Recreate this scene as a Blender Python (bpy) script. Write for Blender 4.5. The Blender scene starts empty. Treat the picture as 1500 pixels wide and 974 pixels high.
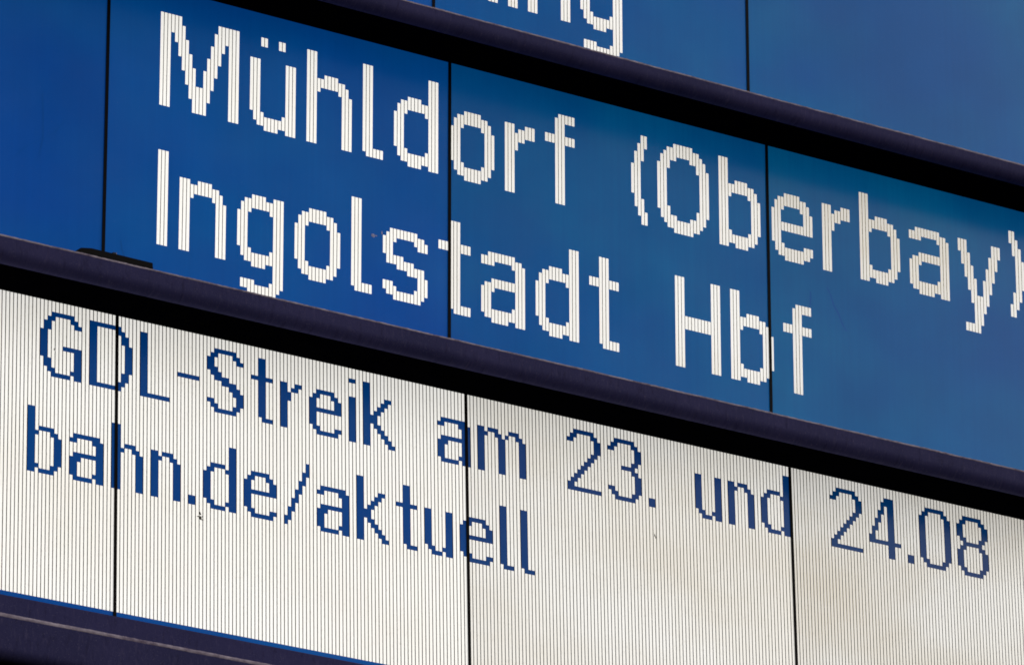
import bpy, bmesh, math, random
from mathutils import Matrix, Vector, noise

random.seed(7)
SC = bpy.context.scene
COL = SC.collection

# ------------------------------------------------------------------ camera, sky, sun, exposure
S = 0.006                    # metres per display column
RHO = 1.13                   # row pitch / column pitch
SEAM = 0.462                 # width of a joint between two display units, in columns
UP = 4.53                    # height of the board's origin above the platform


def W(X, Y, Z):
    """board frame (columns right, up, out towards the viewer) -> world"""
    return Vector((X * S, -Z * S, Y * S + UP))


cam_d = bpy.data.cameras.new('camera')
cam = bpy.data.objects.new('camera', cam_d)
COL.objects.link(cam)
CP = (-654.602, -488.218, 1099.269)
R = ((0.82471106, -0.00222784, 0.56554992),
     (0.19220011, -0.93937055, -0.2839755),
     (0.53189359, 0.34289649, -0.77428109))


def D(v):
    return Vector((v[0], -v[2], v[1])).normalized()


ax, ay, az = D(R[0]), -D(R[1]), -D(R[2])
M = Matrix(((ax.x, ay.x, az.x), (ax.y, ay.y, az.y), (ax.z, ay.z, az.z))).to_4x4()
M.translation = W(*CP)
cam.matrix_world = M
cam_d.sensor_fit = 'HORIZONTAL'
cam_d.sensor_width = 36.0
cam_d.lens = 36.0 * 8592.6 / 1500.0
cam_d.clip_start = 0.1
cam_d.clip_end = 500.0
cam_d.dof.use_dof = True
cam_d.dof.focus_distance = 8.35
cam_d.dof.aperture_fstop = 18.0
SC.camera = cam
SC.cycles.filter_width = 1.7

world = bpy.data.worlds.new('World')
SC.world = world
world.use_nodes = True
wn = world.node_tree.nodes
wl = world.node_tree.links
bg = wn['Background']
sky = wn.new('ShaderNodeTexSky')
sky.sky_type = 'NISHITA'
sky.sun_disc = False
SUN_EL, SUN_AZ = math.radians(22), math.radians(111)     # azimuth clockwise from +Y
sky.sun_elevation = SUN_EL
sky.sun_rotation = SUN_AZ
sky.altitude = 500
sky.air_density = 1.0
sky.dust_density = 4.0
sky.ozone_density = 1.0
wl.new(sky.outputs[0], bg.inputs[0])
bg.inputs[1].default_value = 0.045

sun_d = bpy.data.lights.new('sun', 'SUN')
sun_d.energy = 1.9
sun_d.angle = math.radians(56)
sun_d.color = (1.0, 0.97, 0.92)
sun = bpy.data.objects.new('sun', sun_d)
COL.objects.link(sun)
sdir = Vector((math.sin(SUN_AZ) * math.cos(SUN_EL), math.cos(SUN_AZ) * math.cos(SUN_EL), math.sin(SUN_EL)))
sun.rotation_euler = sdir.to_track_quat('Z', 'Y').to_euler()
sun.location = (0, -5, 10)

SC.view_settings.view_transform = 'Standard'
SC.view_settings.look = 'None'
SC.view_settings.gamma = 1.0
SC.view_settings.exposure = 0.0


# ------------------------------------------------------------------ materials
def mat(name):
    m = bpy.data.materials.new(name)
    m.use_nodes = True
    return m, m.node_tree.nodes, m.node_tree.links, m.node_tree.nodes['Principled BSDF']


def N(nodes, kind, **kw):
    n = nodes.new(kind)
    for k, v in kw.items():
        setattr(n, k, v)
    return n


def tex_noise(nodes, links, vec, scale, detail=3.0, rough=0.55):
    t = nodes.new('ShaderNodeTexNoise')
    t.inputs['Scale'].default_value = scale
    t.inputs['Detail'].default_value = detail
    t.inputs['Roughness'].default_value = rough
    links.new(vec, t.inputs['Vector'])
    return t.outputs['Fac']


def maprange(nodes, links, src, a, b, c, d):
    m = nodes.new('ShaderNodeMapRange')
    m.inputs[1].default_value = a
    m.inputs[2].default_value = b
    m.inputs[3].default_value = c
    m.inputs[4].default_value = d
    links.new(src, m.inputs[0])
    return m.outputs[0]


def mixc(nodes, links, fac, a, b):
    m = nodes.new('ShaderNodeMix')
    m.data_type = 'RGBA'
    if isinstance(fac, float):
        m.inputs[0].default_value = fac
    else:
        links.new(fac, m.inputs[0])
    for i, c in ((6, a), (7, b)):
        if isinstance(c, tuple):
            m.inputs[i].default_value = (*c, 1)
        else:
            links.new(c, m.inputs[i])
    return m.outputs[2]


def mathn(nodes, links, op, a, b=None):
    m = nodes.new('ShaderNodeMath')
    m.operation = op
    for i, v in enumerate((a, b)):
        if v is None:
            continue
        if isinstance(v, (int, float)):
            m.inputs[i].default_value = v
        else:
            links.new(v, m.inputs[i])
    return m.outputs[0]


def world_pos(nodes, links, sc=(1, 1, 1)):
    g = nodes.new('ShaderNodeNewGeometry')
    mp = nodes.new('ShaderNodeMapping')
    mp.inputs['Scale'].default_value = sc
    links.new(g.outputs['Position'], mp.inputs['Vector'])
    return mp.outputs['Vector']


# blue, switched-off liquid crystal seen through the front glass; the tint is set per unit
def blue_cells(name, c1, c2):
    m, n, l, b = mat(name)
    pos = world_pos(n, l)
    cloud = tex_noise(n, l, world_pos(n, l, (1.6, 1, 2.6)), 1.0, 3.0)
    cloud2 = tex_noise(n, l, pos, 6.0, 4.0)
    streak = tex_noise(n, l, world_pos(n, l, (150, 1, 2.5)), 1.0, 2.0)
    c = mixc(n, l, maprange(n, l, cloud, 0.36, 0.64, 0, 1), c1, c2)
    dk = tuple(x * 0.72 for x in c1)
    c = mixc(n, l, maprange(n, l, cloud2, 0.35, 0.7, 0.0, 0.42), c, dk)
    c = mixc(n, l, maprange(n, l, streak, 0.3, 0.7, 0.0, 0.16), c, dk)
    dust = tex_noise(n, l, pos, 420, 2.0, 0.7)
    c = mixc(n, l, maprange(n, l, dust, 0.66, 0.76, 0, 0.10), c, (0.30, 0.30, 0.32))
    l.new(c, b.inputs['Base Color'])
    l.new(c, b.inputs['Emission Color'])
    b.inputs['Emission Strength'].default_value = 0.45
    l.new(maprange(n, l, tex_noise(n, l, pos, 9, 5.0), 0.3, 0.7, 0.18, 0.25), b.inputs['Roughness'])
    b.inputs['Specular IOR Level'].default_value = 0.15
    return m


BLUES = {-1: blue_cells('blue_display_a', (0.0, 0.062, 0.320), (0.0, 0.088, 0.330)),  # tints turn teal to the right: reflected sky put into the base colour
         0: blue_cells('blue_display_b', (0.0, 0.070, 0.345), (0.0, 0.098, 0.340)),
         1: blue_cells('blue_display_c', (0.0, 0.074, 0.315), (0.0, 0.112, 0.320)),
         2: blue_cells('blue_display_d', (0.0, 0.080, 0.295), (0.0, 0.128, 0.320))}
BLUE = BLUES[0]
NAVY = {-1: blue_cells('navy_sign_a', (0.0, 0.050, 0.260), (0.0, 0.066, 0.280)),
        0: blue_cells('navy_sign_b', (0.0, 0.050, 0.260), (0.0, 0.066, 0.280)),
        1: blue_cells('navy_sign_c', (0.004, 0.042, 0.205), (0.0, 0.056, 0.225)),
        2: blue_cells('navy_sign_d', (0.004, 0.036, 0.165), (0.0, 0.050, 0.190))}

# white, switched-on picture cells; glow strength is set per unit, weaker towards the right
def white_cells(level, warm):
    m, n, l, b = mat('white_display')
    pos = world_pos(n, l)
    tc = n.new('ShaderNodeTexCoord')
    sx = n.new('ShaderNodeSeparateXYZ')
    l.new(tc.outputs['Object'], sx.inputs[0])
    rowf = mathn(n, l, 'FRACT', mathn(n, l, 'DIVIDE', sx.outputs['Z'], S * RHO))
    rowline = mathn(n, l, 'LESS_THAN', rowf, 0.06)
    speck = maprange(n, l, tex_noise(n, l, pos, 260, 2.0, 0.7), 0.58, 0.72, 0, 1)
    grime = maprange(n, l, tex_noise(n, l, world_pos(n, l, (1.0, 1.0, 2.2)), 2.0, 6.0, 0.6), 0.44, 0.70, 0, warm)
    tint = maprange(n, l, tex_noise(n, l, world_pos(n, l, (165, 1, 6)), 1.0, 1.0), 0.3, 0.7, 0, 1)
    c = mixc(n, l, tint, (0.82, 0.808, 0.765), (0.84, 0.828, 0.80))
    c = mixc(n, l, grime, c, (0.72, 0.675, 0.59))
    c = mixc(n, l, mathn(n, l, 'MULTIPLY', speck, 0.28), c, (0.42, 0.40, 0.33))
    c = mixc(n, l, mathn(n, l, 'MULTIPLY', rowline, 0.10), c, (0.4, 0.39, 0.36))
    l.new(c, b.inputs['Base Color'])
    l.new(c, b.inputs['Emission Color'])
    b.inputs['Emission Strength'].default_value = level
    b.inputs['Roughness'].default_value = 0.3
    b.inputs['Specular IOR Level'].default_value = 0.26
    return m


WHITES = {-1: white_cells(0.92, 0.35), 0: white_cells(0.92, 0.35), 1: white_cells(0.80, 0.8), 2: white_cells(0.70, 1.0)}


def plain(name, col, rough=0.6, spec=0.3, var=0.3, scale=30.0):
    m, n, l, b = mat(name)
    f = tex_noise(n, l, world_pos(n, l), scale, 5.0)
    a = tuple(x * (1 - var) for x in col)
    d = tuple(x * (1 + var) for x in col)
    l.new(mixc(n, l, maprange(n, l, f, 0.3, 0.7, 0, 1), a, d), b.inputs['Base Color'])
    b.inputs['Roughness'].default_value = rough
    b.inputs['Specular IOR Level'].default_value = spec
    return m


GAPM = plain('black_cell_gap', (0.012, 0.011, 0.014), 0.7, 0.2)
BLACK = plain('black_seal', (0.0028, 0.0022, 0.003), 0.6, 0.05)
BRONZE = plain('brown_joint', (0.020, 0.009, 0.007), 0.5, 0.15)
SOFFIT = plain('shade_black_soffit', (0.0010, 0.0010, 0.0018), 0.95, 0.0)  # near black stands for the deep shade under the rails
CASING = plain('dark_steel_casing', (0.012, 0.012, 0.018), 0.6, 0.3)
DIRT = plain('dried_dirt', (0.10, 0.095, 0.075), 0.9, 0.1, 0.5, 400)
SMEAR = plain('pale_dried_drop', (0.42, 0.42, 0.68), 0.8, 0.2, 0.3, 300)
DUST = plain('pale_fluff', (0.45, 0.42, 0.48), 0.9, 0.1, 0.3, 200)

# violet-black painted metal of the rails, scratched and dusty on the upper edge
m, n, l, b = mat('violet_black_paint')
pos = world_pos(n, l)
big = tex_noise(n, l, world_pos(n, l, (1, 1, 0.6)), 9, 5.0)
c = mixc(n, l, maprange(n, l, big, 0.3, 0.7, 0, 1), (0.038, 0.037, 0.118), (0.056, 0.052, 0.152))
run = tex_noise(n, l, world_pos(n, l, (210, 1, 60)), 1.0, 3.0, 0.6)
c = mixc(n, l, maprange(n, l, run, 0.55, 0.78, 0, 0.35), c, (0.13, 0.11, 0.22))
dk = tex_noise(n, l, world_pos(n, l, (130, 1, 45)), 1.0, 3.0, 0.6)
c = mixc(n, l, maprange(n, l, dk, 0.55, 0.72, 0, 0.4), c, (0.014, 0.012, 0.04))
fine = tex_noise(n, l, pos, 600, 2.0, 0.7)
c = mixc(n, l, maprange(n, l, fine, 0.63, 0.73, 0, 0.5), c, (0.25, 0.22, 0.32))
l.new(c, b.inputs['Base Color'])
l.new(maprange(n, l, big, 0.3, 0.7, 0.55, 0.7), b.inputs['Roughness'])
b.inputs['Specular IOR Level'].default_value = 0.03
bp = n.new('ShaderNodeBump')
bp.inputs['Strength'].default_value = 0.25
bp.inputs['Distance'].default_value = 0.001
l.new(tex_noise(n, l, pos, 220, 4.0), bp.inputs['Height'])
l.new(bp.outputs[0], b.inputs['Normal'])
PAINT = m

m, n, l, b = mat('dusty_highlit_edge')
f = tex_noise(n, l, world_pos(n, l, (60, 60, 60)), 1.0, 5.0, 0.7)
c = mixc(n, l, maprange(n, l, f, 0.32, 0.66, 0, 1), (0.12, 0.085, 0.15), (0.46, 0.39, 0.48))  # dust and wear, brightened to carry the sky highlight on the edge
l.new(c, b.inputs['Base Color'])
b.inputs['Roughness'].default_value = 0.85
EDGE = m


# ------------------------------------------------------------------ mesh helpers
class MB:
    """collects boxes and polygons in board-local units (x = columns, u = columns up, o = out)"""

    def __init__(self):
        self.v, self.f, self.mi = [], [], []

    def box(self, x0, x1, u0, u1, o0, o1, mi=0, back=False):
        k = len(self.v)
        for o in (o0, o1):
            for (x, u) in ((x0, u0), (x1, u0), (x1, u1), (x0, u1)):
                self.v.append((x * S, -o * S, u * S))
        fs = [(4, 5, 6, 7), (0, 1, 5, 4), (1, 2, 6, 5), (2, 3, 7, 6), (3, 0, 4, 7)]
        if back:
            fs.append((3, 2, 1, 0))
        for q in fs:
            self.f.append(tuple(k + i for i in q))
            self.mi.append(mi)

    def strip(self, prof, x0, x1, mi=0, nseg=1, jit=0.0, caps=True):
        """prof = list of (o, u); swept along x"""
        k = len(self.v)
        m = len(prof)
        for i in range(nseg + 1):
            x = x0 + (x1 - x0) * i / nseg
            for j, (o, u) in enumerate(prof):
                d = jit * noise.noise(Vector((x * 0.9, j * 0.35, 3.1))) if jit else 0
                d += jit * 0.8 * noise.noise(Vector((x * 0.13, j * 0.2, 7.7))) if jit else 0
                self.v.append((x * S, -(o + d) * S, (u + d) * S))
        for i in range(nseg):
            for j in range(m - 1):
                a = k + i * m + j
                self.f.append((a, a + 1, a + 1 + m, a + m))
                self.mi.append(mi)
        if caps:
            self.f.append(tuple(k + j for j in range(m)))
            self.mi.append(mi)
            self.f.append(tuple(k + nseg * m + j for j in range(m - 1, -1, -1)))
            self.mi.append(mi)

    def build(self, name, mats, parent=None, smooth=False):
        me = bpy.data.meshes.new(name)
        me.from_pydata(self.v, [], self.f)
        for m_ in (mats if isinstance(mats, (list, tuple)) else [mats]):
            me.materials.append(m_)
        me.polygons.foreach_set('material_index', self.mi)
        if smooth:
            me.polygons.foreach_set('use_smooth', [True] * len(me.polygons))
        me.update()
        bm = bmesh.new()
        bm.from_mesh(me)
        bmesh.ops.recalc_face_normals(bm, faces=bm.faces)
        bm.to_mesh(me)
        bm.free()
        o = bpy.data.objects.new(name, me)
        COL.objects.link(o)
        if parent:
            o.parent = parent
        return o


def thing(name, label, cat, loc, rx=0.0, group=None):
    o = bpy.data.objects.new(name, None)
    COL.objects.link(o)
    o.empty_display_size = 0.05
    o.location = loc
    o.rotation_euler = (rx, 0, 0)
    o['label'] = label
    o['category'] = cat
    if group:
        o['group'] = group
    return o


# ------------------------------------------------------------------ fonts: column -> runs of rows above the base line
def F(width, txt):
    g = [[] for _ in range(width)]
    for part in txt.split(';'):
        cs, rs = part.split(':')
        runs = [tuple(int(q) for q in r.split(',')) for r in rs.split('|')]
        a, _, z = cs.partition('-')
        for c_ in range(int(a), int(z or a) + 1):
            g[c_] += runs
    return g


BIG = {
    'M': F(22, '0-2:0,21;3:17,21;4:15,21;5:12,21;6:9,19;7:6,16;8:3,13;9:0,10;10-11:0,6;12:0,10;13:3,13;14:6,16;15:9,19;16:12,21;17:15,21;18:17,21;19-21:0,21'),
    'ü': F(13, '0:4,16;1:2,16;2:1,16;3:1,4|19,21;4:0,3|19,21;5-7:0,3;8:1,3|19,21;9:1,4|19,21;10-12:0,16'),
    'h': F(13, '0-2:0,21;3:12,15;4:13,15;5-8:13,16;9:12,15;10:0,15;11:0,14;12:0,12'),
    'n': F(13, '0-2:0,16;3:12,15;4:13,15;5-8:13,16;9:12,15;10:0,15;11:0,14;12:0,12'),
    'l': F(6, '0:1,21;1-2:0,21;3-5:0,2'),
    'i': F(3, '0-2:0,16|19,21'),
    'd': F(13, '0:4,12;1:2,14;2:1,15;3:1,4|12,15;4-7:0,3|13,16;8:1,3|13,15;9:1,4|12,15;10-12:0,21'),
    'g': F(13, '0:4,12;1:2,14|-5,-3;2:1,15|-5,-3;3:1,4|12,15|-6,-3;4:0,3|13,16|-6,-3;5-7:0,3|13,16|-6,-4;8:1,3|13,15|-6,-4;9:1,4|12,15|-6,-3;10:-6,16;11:-5,16;12:-4,16'),
    'b': F(13, '0-2:0,21;3:1,4|12,15;4:1,3|13,15;5-8:0,3|13,16;9:1,4|12,15;10:1,15;11:2,14;12:4,12'),
    'o': F(13, '0:4,12;1:2,14;2:1,15;3:1,4|12,15;4-8:0,3|13,16;9:1,4|12,15;10:1,15;11:2,14;12:4,12'),
    'r': F(9, '0-2:0,16;3:10,14;4-5:12,15;6-8:13,16'),
    'f': F(9, '0-2:14,16;3:0,20;4-5:0,21;6-8:14,16|19,21'),
    't': F(9, '0-2:14,16;3:1,21;4-5:0,21;6-8:0,2|14,16'),
    '(': F(5, '0:7,14;1:4,17;2:2,19;3:0,6|15,21;4:0,3|18,21'),
    ')': F(5, '4:7,14;3:4,17;2:2,19;1:0,6|15,21;0:0,3|18,21'),
    'O': F(16, '0:5,16;1:3,18;2:2,19;3:1,6|15,20;4:1,4|17,20;5:0,4|17,21;6-9:0,3|18,21;10:0,4|17,21;11:1,4|17,20;12:1,6|15,20;13:2,19;14:3,18;15:5,16'),
    'e': F(13, '0:4,12;1:2,14;2:1,15;3:1,4|7,9|12,15;4-8:0,3|7,9|13,16;9:0,3|7,9|12,15;10:1,4|7,15;11:1,4|7,14;12:2,4|7,12'),
    'a': F(13, '0:2,8|13,15;1:1,9|13,15;2:1,9|13,16;3:0,3|7,10|13,16;4-7:0,3|8,10|14,16;8:1,3|8,10|14,16;9:1,4|8,10|13,16;10-11:0,15;12:0,14'),
    'y': F(14, '0:13,16;1:10,16;2:7,16|-6,-4;3:4,13|-6,-4;4:1,10|-6,-4;5:-6,7;6:-6,3;7:-4,3;8:-1,7;9:1,10;10:4,13;11:7,16;12:10,16;13:13,16'),
    's': F(13, '0:2,4|10,14;1:1,4|8,15;2:1,4|8,16;3:0,3|8,10|13,16;4-5:0,2|7,10|14,16;6:0,2|7,9|14,16;7-8:0,2|6,9|14,16;9:0,3|6,8|13,16;10:0,8|12,15;11:1,8|12,15;12:2,6|12,14'),
    'I': F(3, '0-2:0,21'),
    'H': F(14, '0-2:0,21;3-10:9,12;11-13:0,21'),
}
SMALL = {
    'G': F(11, '0:4,10;1:2,12;2:1,4|10,13;3:0,2|12,14;4-5:0,1|13,14;6-7:0,1|6,7|13,14;8:1,2|6,7|12,14;9:0,7|11,13;10:0,7|11,12'),
    'D': F(11, '0-1:0,14;2-6:0,1|13,14;7:0,2|12,14;8:1,4|10,13;9:2,12;10:4,10'),
    'L': F(8, '0-1:0,14;2-7:0,1'),
    '-': F(6, '0-5:6,7'),
    'S': F(10, '0:2,3|9,12;1:1,3|8,13;2:0,2|7,10|12,14;3:0,1|7,9|13,14;4-5:0,1|6,8|13,14;6:0,1|5,7|13,14;7:0,2|4,7|12,14;8:1,6|11,13;9:2,5|11,12'),
    't': F(6, '0-1:9,10;2:1,14;3:0,14;4-5:0,1|9,10'),
    'r': F(6, '0-1:0,10;2:6,8;3:8,9;4:8,10;5:9,10'),
    'e': F(9, '0:2,8;1:1,9;2:0,2|5,6|8,10;3-5:0,1|5,6|9,10;6:0,1|5,6|8,10;7:0,2|5,9;8:1,2|5,8'),
    'i': F(2, '0-1:0,10|13,14'),
    'k': F(9, '0-1:0,14;2:5,7;3:4,8;4:3,5|7,9;5:2,4|8,10;6:1,3|9,11;7:0,2|10,11;8:0,1'),
    'a': F(9, '0:1,5|8,9;1:0,6|8,10;2:0,1|4,6|9,10;3-5:0,1|5,6|9,10;6:1,2|5,6|8,10;7:0,10;8:0,9'),
    'm': F(14, '0-1:0,10;2:8,9;3-4:9,10;5:8,10;6:0,9;7:0,8;8:8,9;9-10:9,10;11:8,10;12:0,9;13:0,8'),
    'n': F(8, '0-1:0,10;2:8,9;3-4:9,10;5:8,10;6:0,9;7:0,8'),
    'h': F(8, '0-1:0,14;2:8,9;3-4:9,10;5:8,10;6:0,9;7:0,8'),
    '2': F(10, '0:0,2|11,12;1:0,3|11,13;2:0,1|2,4|12,14;3:0,1|3,5|13,14;4:0,1|4,6|13,14;5:0,1|5,7|13,14;6:0,1|6,8|13,14;7:0,1|7,9|12,14;8:0,1|8,13;9:0,1|9,12'),
    '3': F(10, '0:2,3|11,12;1:1,3|11,13;2:0,2|12,14;3:0,1|13,14;4-6:0,1|7,8|13,14;7:0,2|6,9|12,14;8:1,7|8,13;9:2,6|9,12'),
    '4': F(10, '0:3,5;1:3,7;2:3,4|6,9;3:3,4|8,11;4:3,4|10,13;5:3,4|12,14;6-7:0,14;8-9:3,4'),
    '0': F(10, '0:2,12;1:1,13;2:0,2|12,14;3-6:0,1|13,14;7:0,2|12,14;8:1,13;9:2,12'),
    '8': F(10, '0:2,6|9,12;1:1,7|8,13;2:0,2|6,9|12,14;3-6:0,1|7,8|13,14;7:0,2|6,9|12,14;8:1,7|8,13;9:2,6|9,12'),
    '.': F(2, '0-1:0,2'),
    'u': F(8, '0:2,10;1:1,10;2:0,2;3-4:0,1;5:1,2;6-7:0,10'),
    'd': F(9, '0:2,8;1:1,9;2:0,2|8,10;3-5:0,1|9,10;6:1,2|8,9;7-8:0,14'),
    'b': F(9, '0-1:0,14;2:1,2|8,9;3-5:0,1|9,10;6:0,2|8,10;7:1,9;8:2,8'),
    '/': F(7, '0:0,2;1:1,4;2:3,6;3:5,8;4:7,10;5:9,12;6:11,14'),
    'l': F(4, '0:1,14;1:0,14;2-3:0,1'),
}

KIND = {'.': 'full_stop', '-': 'hyphen', '/': 'slash', '(': 'bracket', ')': 'bracket'}


def kind_of(ch):
    if ch in KIND:
        return KIND[ch]
    return 'digit' if ch.isdigit() else 'letter'


WORD = {'.': 'full stop', '-': 'hyphen', '/': 'slash', '(': 'opening bracket', ')': 'closing bracket'}

# text: (start column, character, base row)
BLUE_TEXT = [(0, 'M'), (25, 'ü'), (41, 'h'), (57, 'l'), (66, 'd'), (82, 'o'), (98, 'r'), (110, 'f'), (136, '('), (144, 'O'),
             (163, 'b'), (179, 'e'), (195, 'r'), (207, 'b'), (223, 'a'), (239, 'y'), (256, ')')]
BLUE_TEXT = [(c_, ch, 31) for c_, ch in BLUE_TEXT]
BLUE_TEXT += [(c_, ch, 0) for c_, ch in [(0, 'I'), (6, 'n'), (22, 'g'), (38, 'o'), (54, 'l'), (63, 's'), (79, 't'), (91, 'a'),
                                         (107, 'd'), (123, 't'), (149, 'H'), (166, 'b'), (182, 'f')]]
TOP_TEXT = [(88, 'd', 0), (104, 'i', 0), (110, 'n', 0), (126, 'g', 0)]
WHITE_TEXT = [(0, 'G'), (13, 'D'), (26, 'L'), (36, '-'), (44, 'S'), (56, 't'), (64, 'r'), (72, 'e'), (83, 'i'), (87, 'k'),
              (108, 'a'), (119, 'm'), (145, '2'), (157, '3'), (169, '.'), (183, 'u'), (193, 'n'), (203, 'd'),
              (224, '2'), (236, '4'), (248, '.'), (252, '0'), (264, '8')]
WHITE_TEXT = [(c_, ch, 21) for c_, ch in WHITE_TEXT]
WHITE_TEXT += [(c_, ch, 0) for c_, ch in [(-3, 'b'), (8, 'a'), (19, 'h'), (29, 'n'), (39, '.'), (43, 'd'), (54, 'e'), (65, '/'),
                                          (74, 'a'), (85, 'k'), (96, 't'), (104, 'u'), (114, 'e'), (125, 'l'), (131, 'l')]]

GAP_B, GAP_W = 0.20, 0.245      # share of a column taken by the gap


def cells(font, ch, start, base, c0):
    """columns of a character that fall on the unit starting at column c0 -> {local col: runs}"""
    out = {}
    for k, runs in enumerate(font[ch]):
        cc = start + k - c0
        if 0 <= cc < 96 and runs:
            out[cc] = [(a + base, z + base) for a, z in runs]
    return out


def lit_letter(name, cs, row0, parent, label, k):
    mb = MB()
    for cc, runs in cs.items():
        for a, z in runs:
            mb.box(cc + GAP_B / 2, cc + 1 - GAP_B / 2, (a - row0) * RHO, (z - row0) * RHO, 0, 0.05, 0)
        for a, z in runs:
            for a2, z2 in cs.get(cc + 1, []):
                lo, hi = max(a, a2), min(z, z2)
                if hi > lo:
                    mb.box(cc + 1 - GAP_B / 2, cc + 1 + GAP_B / 2, (lo - row0) * RHO, (hi - row0) * RHO, 0, 0.02, 1)
    o = mb.build(name, [WHITES[k], GAPM], parent)
    o['label'] = label
    return o


def dark_letter(name, cs, row0, parent, label, base, k):
    parts = {'stroke': MB()}
    if label.endswith('letter i'):
        parts['dot'] = MB()
    for cc, runs in cs.items():
        for a, z in runs:
            x1 = cc + 1 if cc + 1 in cs else cc + 1 - GAP_W / 2
            x0 = cc if cc - 1 in cs else cc + GAP_W / 2
            mb = parts['dot'] if 'dot' in parts and a - base >= 12 else parts['stroke']
            mb.box(x0, x1, (a - row0) * RHO, (z - row0) * RHO, 0, 0.05, 0)
    o = parts['stroke'].build(name, [NAVY[k]], parent)
    o['label'] = label
    if 'dot' in parts:
        parts['dot'].build('dot', [NAVY[k]], o)
    return o


LEFT_COL = {-1: -110, 0: -14, 1: 82, 2: 178}       # first column (blue text count) of the four units in a row


def unit_frame(root, ncol, h, low):
    """seals at both sides, casing behind, strip and bezel under the glass; local units"""
    w = ncol
    for side in (0, 1):
        mb = MB()
        if side == 0:
            x0, x1 = -SEAM / 2 + 0.02, 0.17
        else:
            x0, x1 = w - 0.19, w + SEAM / 2 - 0.02
        mb.strip([(-0.6, low), (-0.6, h + 1.5)], x0, x1)  # rear web of the seal
        mb.box(x0, x1, low, h + 1.5, -0.6, 0.22, 0)
        o = mb.build('side_seal', [BLACK], root)
    mb = MB()
    mb.box(w + SEAM / 2 - 0.02, w + SEAM / 2 + 0.02, low, h + 1.5, -0.6, 0.05, 0)
    mb.build('joint_strip', [BRONZE], root)
    mb = MB()
    mb.box(-0.2, w + 0.2, low - 1, h + 2.5, -22, -0.7, 0, back=True)
    mb.build('casing', [CASING], root)


def display_unit(row, k, name, label, group, origin, rx, rows, row0, text, font, mode):
    """rows = number of picture rows, row0 = lowest lit row"""
    c0 = LEFT_COL[k] if mode == 'blue' else LEFT_COL[k] + 34
    root = thing(name, label, 'display panel', origin, rx, group)
    h = rows * RHO
    low = -1.1 * RHO
    # glass with switched-off crystal behind it
    mb = MB()
    mb.box(0, 96, low, h + 1.5, -0.6, 0.0, 0)
    mb.build('blue_glass', [BLUES[k]], root)
    unit_frame(root, 96, h, low - 0.1)
    used = [dict() for _ in range(96)]
    lit = {}
    for (st, ch, base) in text:
        cs = cells(font, ch, st, base, c0)
        if not cs:
            continue
        nm = kind_of(ch)
        what = WORD.get(ch, ('digit ' if nm == 'digit' else 'letter ') + ch)
        if len(cs) < sum(1 for r in font[ch] if r):
            what = 'part of the ' + what + ' cut by the joint'
        if mode == 'blue':
            lit_letter(nm, cs, row0, root, 'white ' + what, k)
        else:
            dark_letter(nm, cs, row0, root, 'blue ' + what, base, k)
            for cc, runs in cs.items():
                lit.setdefault(cc, []).extend(runs)
    if mode == 'white':
        mb = MB()
        mb.box(0, 96, 0, h + 1.5, 0, 0.012, 1)
        for cc in range(96):
            runs = sorted(lit.get(cc, []))
            a = row0
            for (p, q) in runs + [(row0 + rows + 1, None)]:
                if p > a:
                    mb.box(cc + GAP_W / 2, cc + 1 - GAP_W / 2, (a - row0) * RHO, (p - row0) * RHO, 0.012, 0.05, 0)
                a = q
        o = mb.build('picture_column', [WHITES[k], GAPM], root)
        o['kind'] = 'stuff'
        # painted bezel below the glass
        mb = MB()
        mb.box(-SEAM / 2, 96 + SEAM / 2, low - 8.0, low - 0.01, -0.5, 0.55, 0)
        mb.build('lower_bezel', [PAINT], root)
    return root


DY, DZ = 87.9, -7.2
xs = {}
for k in LEFT_COL:
    # column k starts at board x:
    xs[k] = LEFT_COL[k] + SEAM * k
where = {-1: 'at the far left', 0: 'second from the left', 1: 'third from the left', 2: 'at the right end'}
lab_top = {-1: 'plain blue display panel of the top row, hidden behind the rail at the far left',
           0: 'blue display panel of the top row ending in the single stroke of a white letter',
           1: 'blue display panel of the top row showing the white letters ing',
           2: 'blank blue display panel in the top right corner without any letters'}
lab_mid = {-1: 'blank blue display panel left of Mühldorf without any letters',
           0: 'blue display panel showing Mühld above Ingols in white',
           1: 'blue display panel showing orf (Ob above tadt Hb in white',
           2: 'blue display panel showing erbay) above a lone f in white'}
lab_low = {-1: 'white display panel at the far left showing GD above ba in blue',
           0: 'white display panel showing L-Streik above hn.de/aktu in blue',
           1: 'white display panel showing m 23. und above ell in blue',
           2: 'white display panel at the right showing 24.08 in blue with an empty lower half'}
lab_top[0] = 'blue display panel above Mühldorf, cut by the top edge of the photo'
ROOTS = {}
for k in LEFT_COL:
    if k >= 0:
        ROOTS['top', k] = display_unit('top', k, 'display_panel', lab_top[k], 'blue display panels of the departure board',
                                       W(xs[k], DY - 6 * RHO, DZ), 0.0, 64, -6, TOP_TEXT, BIG, 'blue')
    ROOTS['mid', k] = display_unit('mid', k, 'display_panel', lab_mid[k], 'blue display panels of the departure board',
                                   W(xs[k], -6 * RHO, 0), 0.0, 64, -6, BLUE_TEXT, BIG, 'blue')
    tl = -0.0259
    yy, zz = -64.995 + (-26 * RHO) * math.cos(tl), 8.089 + (-26 * RHO) * math.sin(tl)
    ROOTS['low', k] = display_unit('low', k, 'display_panel', lab_low[k], 'white display panels of the bottom row',
                                   W(xs[k], yy, zz), tl, 64, -26, WHITE_TEXT, SMALL, 'white')


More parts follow.
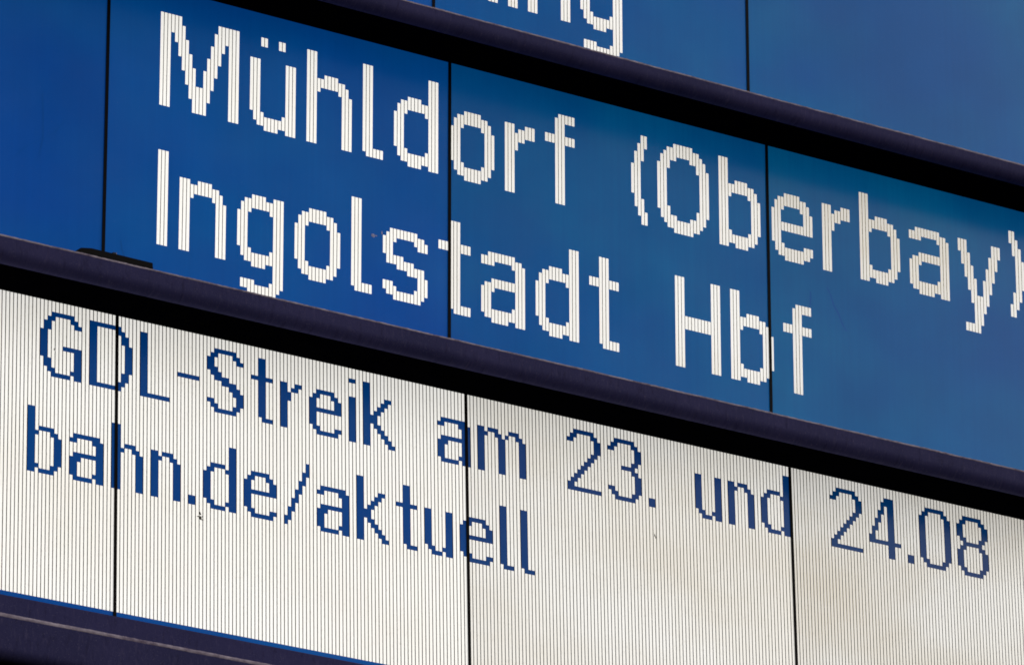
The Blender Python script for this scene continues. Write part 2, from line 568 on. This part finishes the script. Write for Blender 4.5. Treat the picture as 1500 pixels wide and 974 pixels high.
# ------------------------------------------------------------------ rails between the rows
def rail(label, x0, x1, zf, T, Fb, z_up, z_low, lip=0.5):
    """zf front plane, T top edge, Fb bottom edge, z_up glass above, z_low glass below"""
    root = thing('cross_rail', label, 'rail', W(x0, Fb, zf), 0.0, 'painted rails between the display rows')
    H = T - Fb
    seg = int((x1 - x0) / 1.2)
    L = x1 - x0
    # front face: fine bevel on top, generous radius below
    prof = []
    r = 2.8
    for i in range(9):
        t = math.pi / 2 * i / 8
        prof.append((-r + r * math.sin(t), r - r * math.cos(t)))
    prof += [(0.0, r + 0.5 * (H - lip - r)), (0.0, H - lip)]
    mb = MB()
    mb.strip(prof, 0, L, nseg=120, caps=False)
    mb.build('front_face', [PAINT], root, smooth=True)
    # worn, dusty upper edge with its highlight painted in
    e = [(0.0, H - lip), (0.05, H - lip * 0.8), (0.03, H - lip * 0.4), (-0.12, H - 0.03), (-0.5, H), (-1.6, H)]
    mb = MB()
    mb.strip(e, 0, L, nseg=seg * 2, jit=0.07, caps=False)
    mb.build('top_edge', [EDGE], root, smooth=True)
    # top and underside
    mb = MB()
    mb.strip([(-1.55, H - 0.02), (z_up - zf - 0.5 if z_up < zf else -6, H - 0.02)], 0, L, caps=False)
    mb.build('top_plate', [PAINT], root)
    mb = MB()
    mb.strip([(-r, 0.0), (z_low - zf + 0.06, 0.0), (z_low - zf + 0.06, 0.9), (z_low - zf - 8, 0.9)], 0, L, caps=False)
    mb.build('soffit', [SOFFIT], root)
    return root


XL, XR = xs[-1] - SEAM / 2, xs[2] + 96 + SEAM / 2
rail('violet-black rail between the top blue row and the Mühldorf row', XL, XR, 17.2, 69.7, 64.9, DZ, 0.0)
rail('violet-black rail between the Ingolstadt row and the white row', XL, XR, 24.4, -17.1, -23.0, 0.0, 7.1)
rail('tall violet-black rail below the white row, dusty along its edge', XL, XR, 31.6, -107.7, -118.0, 8.0, 14.0, 0.85)

# ------------------------------------------------------------------ small things
# black strip lying on the middle rail
ob = thing('black_strip', 'short black strip lying on the rail below the blank blue panel', 'strip', W(-35.2, -17.05, 24.1))
mb = MB()
L = 20.2
pts = [(0.0, 0.0), (1.2, 1.2), (4.0, 1.65), (L - 0.15, 1.5), (L, 0.0)]
k0 = 0
for o_ in (0.0, -2.0):
    for (x, u) in pts:
        mb.v.append((x * S, -o_ * S, u * S))
n_ = len(pts)
mb.f.append(tuple(range(n_)))
mb.f.append(tuple(range(2 * n_ - 1, n_ - 1, -1)))
for i in range(n_):
    j = (i + 1) % n_
    mb.f.append((i, j, n_ + j, n_ + i))
mb.mi = [0] * len(mb.f)
mb.build('strip_body', [BLACK], ob)
mb = MB()
mb.box(10.0, 10.8, 1.5, 2.2, -1.4, -0.6, 0, back=True)
mb.build('screw_head', [CASING], ob)
mb = MB()
mb.box(10.85, 11.1, 1.5, 2.35, -1.2, -0.9, 0, back=True)
mb.build('pale_tip', [DUST], ob)


def blob(name, root, pts_, mat_, out=0.06):
    """flat irregular spots (x col, row u, radius) standing slightly proud of the glass"""
    mb = MB()
    for (x, u, rx_, ru_) in pts_:
        k = len(mb.v)
        nn = 9
        mb.v.append((x * S, -(out + 0.05) * S, u * S))
        for i in range(nn):
            a = 2 * math.pi * i / nn
            q = 0.75 + 0.5 * random.random()
            mb.v.append(((x + math.cos(a) * rx_ * q) * S, -out * S, (u + math.sin(a) * ru_ * q) * S))
        for i in range(nn):
            mb.f.append((k, k + 1 + i, k + 1 + (i + 1) % nn))
            mb.mi.append(0)
    return mb.build(name, [mat_], root)


def loc_low(k, col, row):
    return col - (LEFT_COL[k] + 34), (row + 26) * RHO


def loc_mid(k, col, row):
    return col - LEFT_COL[k], (row + 6) * RHO


# squashed insect
x, u = loc_low(0, 42.3, -2.5)
pt = [(x, u, 0.42, 0.5), (x - 0.05, u + 1.0, 0.28, 0.3), (x - 0.6, u + 0.2, 0.35, 0.16), (x + 0.45, u - 0.4, 0.4, 0.15),
      (x - 0.2, u + 1.35, 0.3, 0.1), (x + 0.5, u + 0.35, 0.22, 0.12)]
blob('dirt_spot', ROOTS['low', 0], pt, DIRT)
x, u = loc_low(1, 170.5, 14.7)
blob('dirt_spot', ROOTS['low', 1], [(x, u, 0.18, 0.4), (x + 0.25, u - 0.5, 0.12, 0.3)], DIRT)
x, u = loc_low(-1, 3.7, 26.9)
blob('dirt_spot', ROOTS['low', -1], [(x, u, 0.22, 0.12), (x + 0.2, u + 0.3, 0.12, 0.25)], DIRT)
x, u = loc_mid(0, 60.6, 13.3)
blob('dried_drop', ROOTS['mid', 0], [(x - 0.4, u, 0.55, 0.42), (x + 0.5, u + 0.1, 0.4, 0.2), (x + 2.2, u + 1.2, 0.22, 0.45)], SMEAR, 0.02)


def crease(root, pts_, w):
    """hair-thin dark crease in the foil, along a polyline"""
    mb = MB()
    for i, (x, u) in enumerate(pts_):
        ww = w * (0.4 + 0.6 * math.sin(math.pi * (i + 0.5) / len(pts_)))
        mb.v.append(((x - ww) * S, -0.015 * S, u * S))
        mb.v.append(((x + ww) * S, -0.015 * S, (u + 0.1) * S))
    for i in range(len(pts_) - 1):
        mb.f.append((2 * i, 2 * i + 1, 2 * i + 3, 2 * i + 2))
        mb.mi.append(0)
    mb.build('crease', [CREASE], root)


CREASE = BLUE.copy()
CREASE.name = 'creased_blue_foil'
CREASE.node_tree.nodes['Principled BSDF'].inputs['Emission Strength'].default_value = 0.30
for k, p in ((2, [(196.2, 27), (197.3, 25.3), (198.2, 23.0), (199.6, 21.4), (201.0, 18.8), (202.2, 17.5)]),
             (2, [(190.9, 25), (190.9, 23.2), (190.7, 21.5)]),
             (0, [(-9.6, -1.0), (-9.2, -3.0), (-8.2, -5.0)]),
             (-1, [(-31.0, 27), (-30.6, 22), (-30.5, 17), (-31.8, 12)]),
             (-1, [(-30.5, 17), (-27.5, 19), (-24.5, 22.5)]),
             (-1, [(-30.5, 17), (-35, 14.5), (-38.5, 11)])):
    crease(ROOTS['mid', k], [(c_ - LEFT_COL[k], (r_ + 6) * RHO) for c_, r_ in p], 0.22)
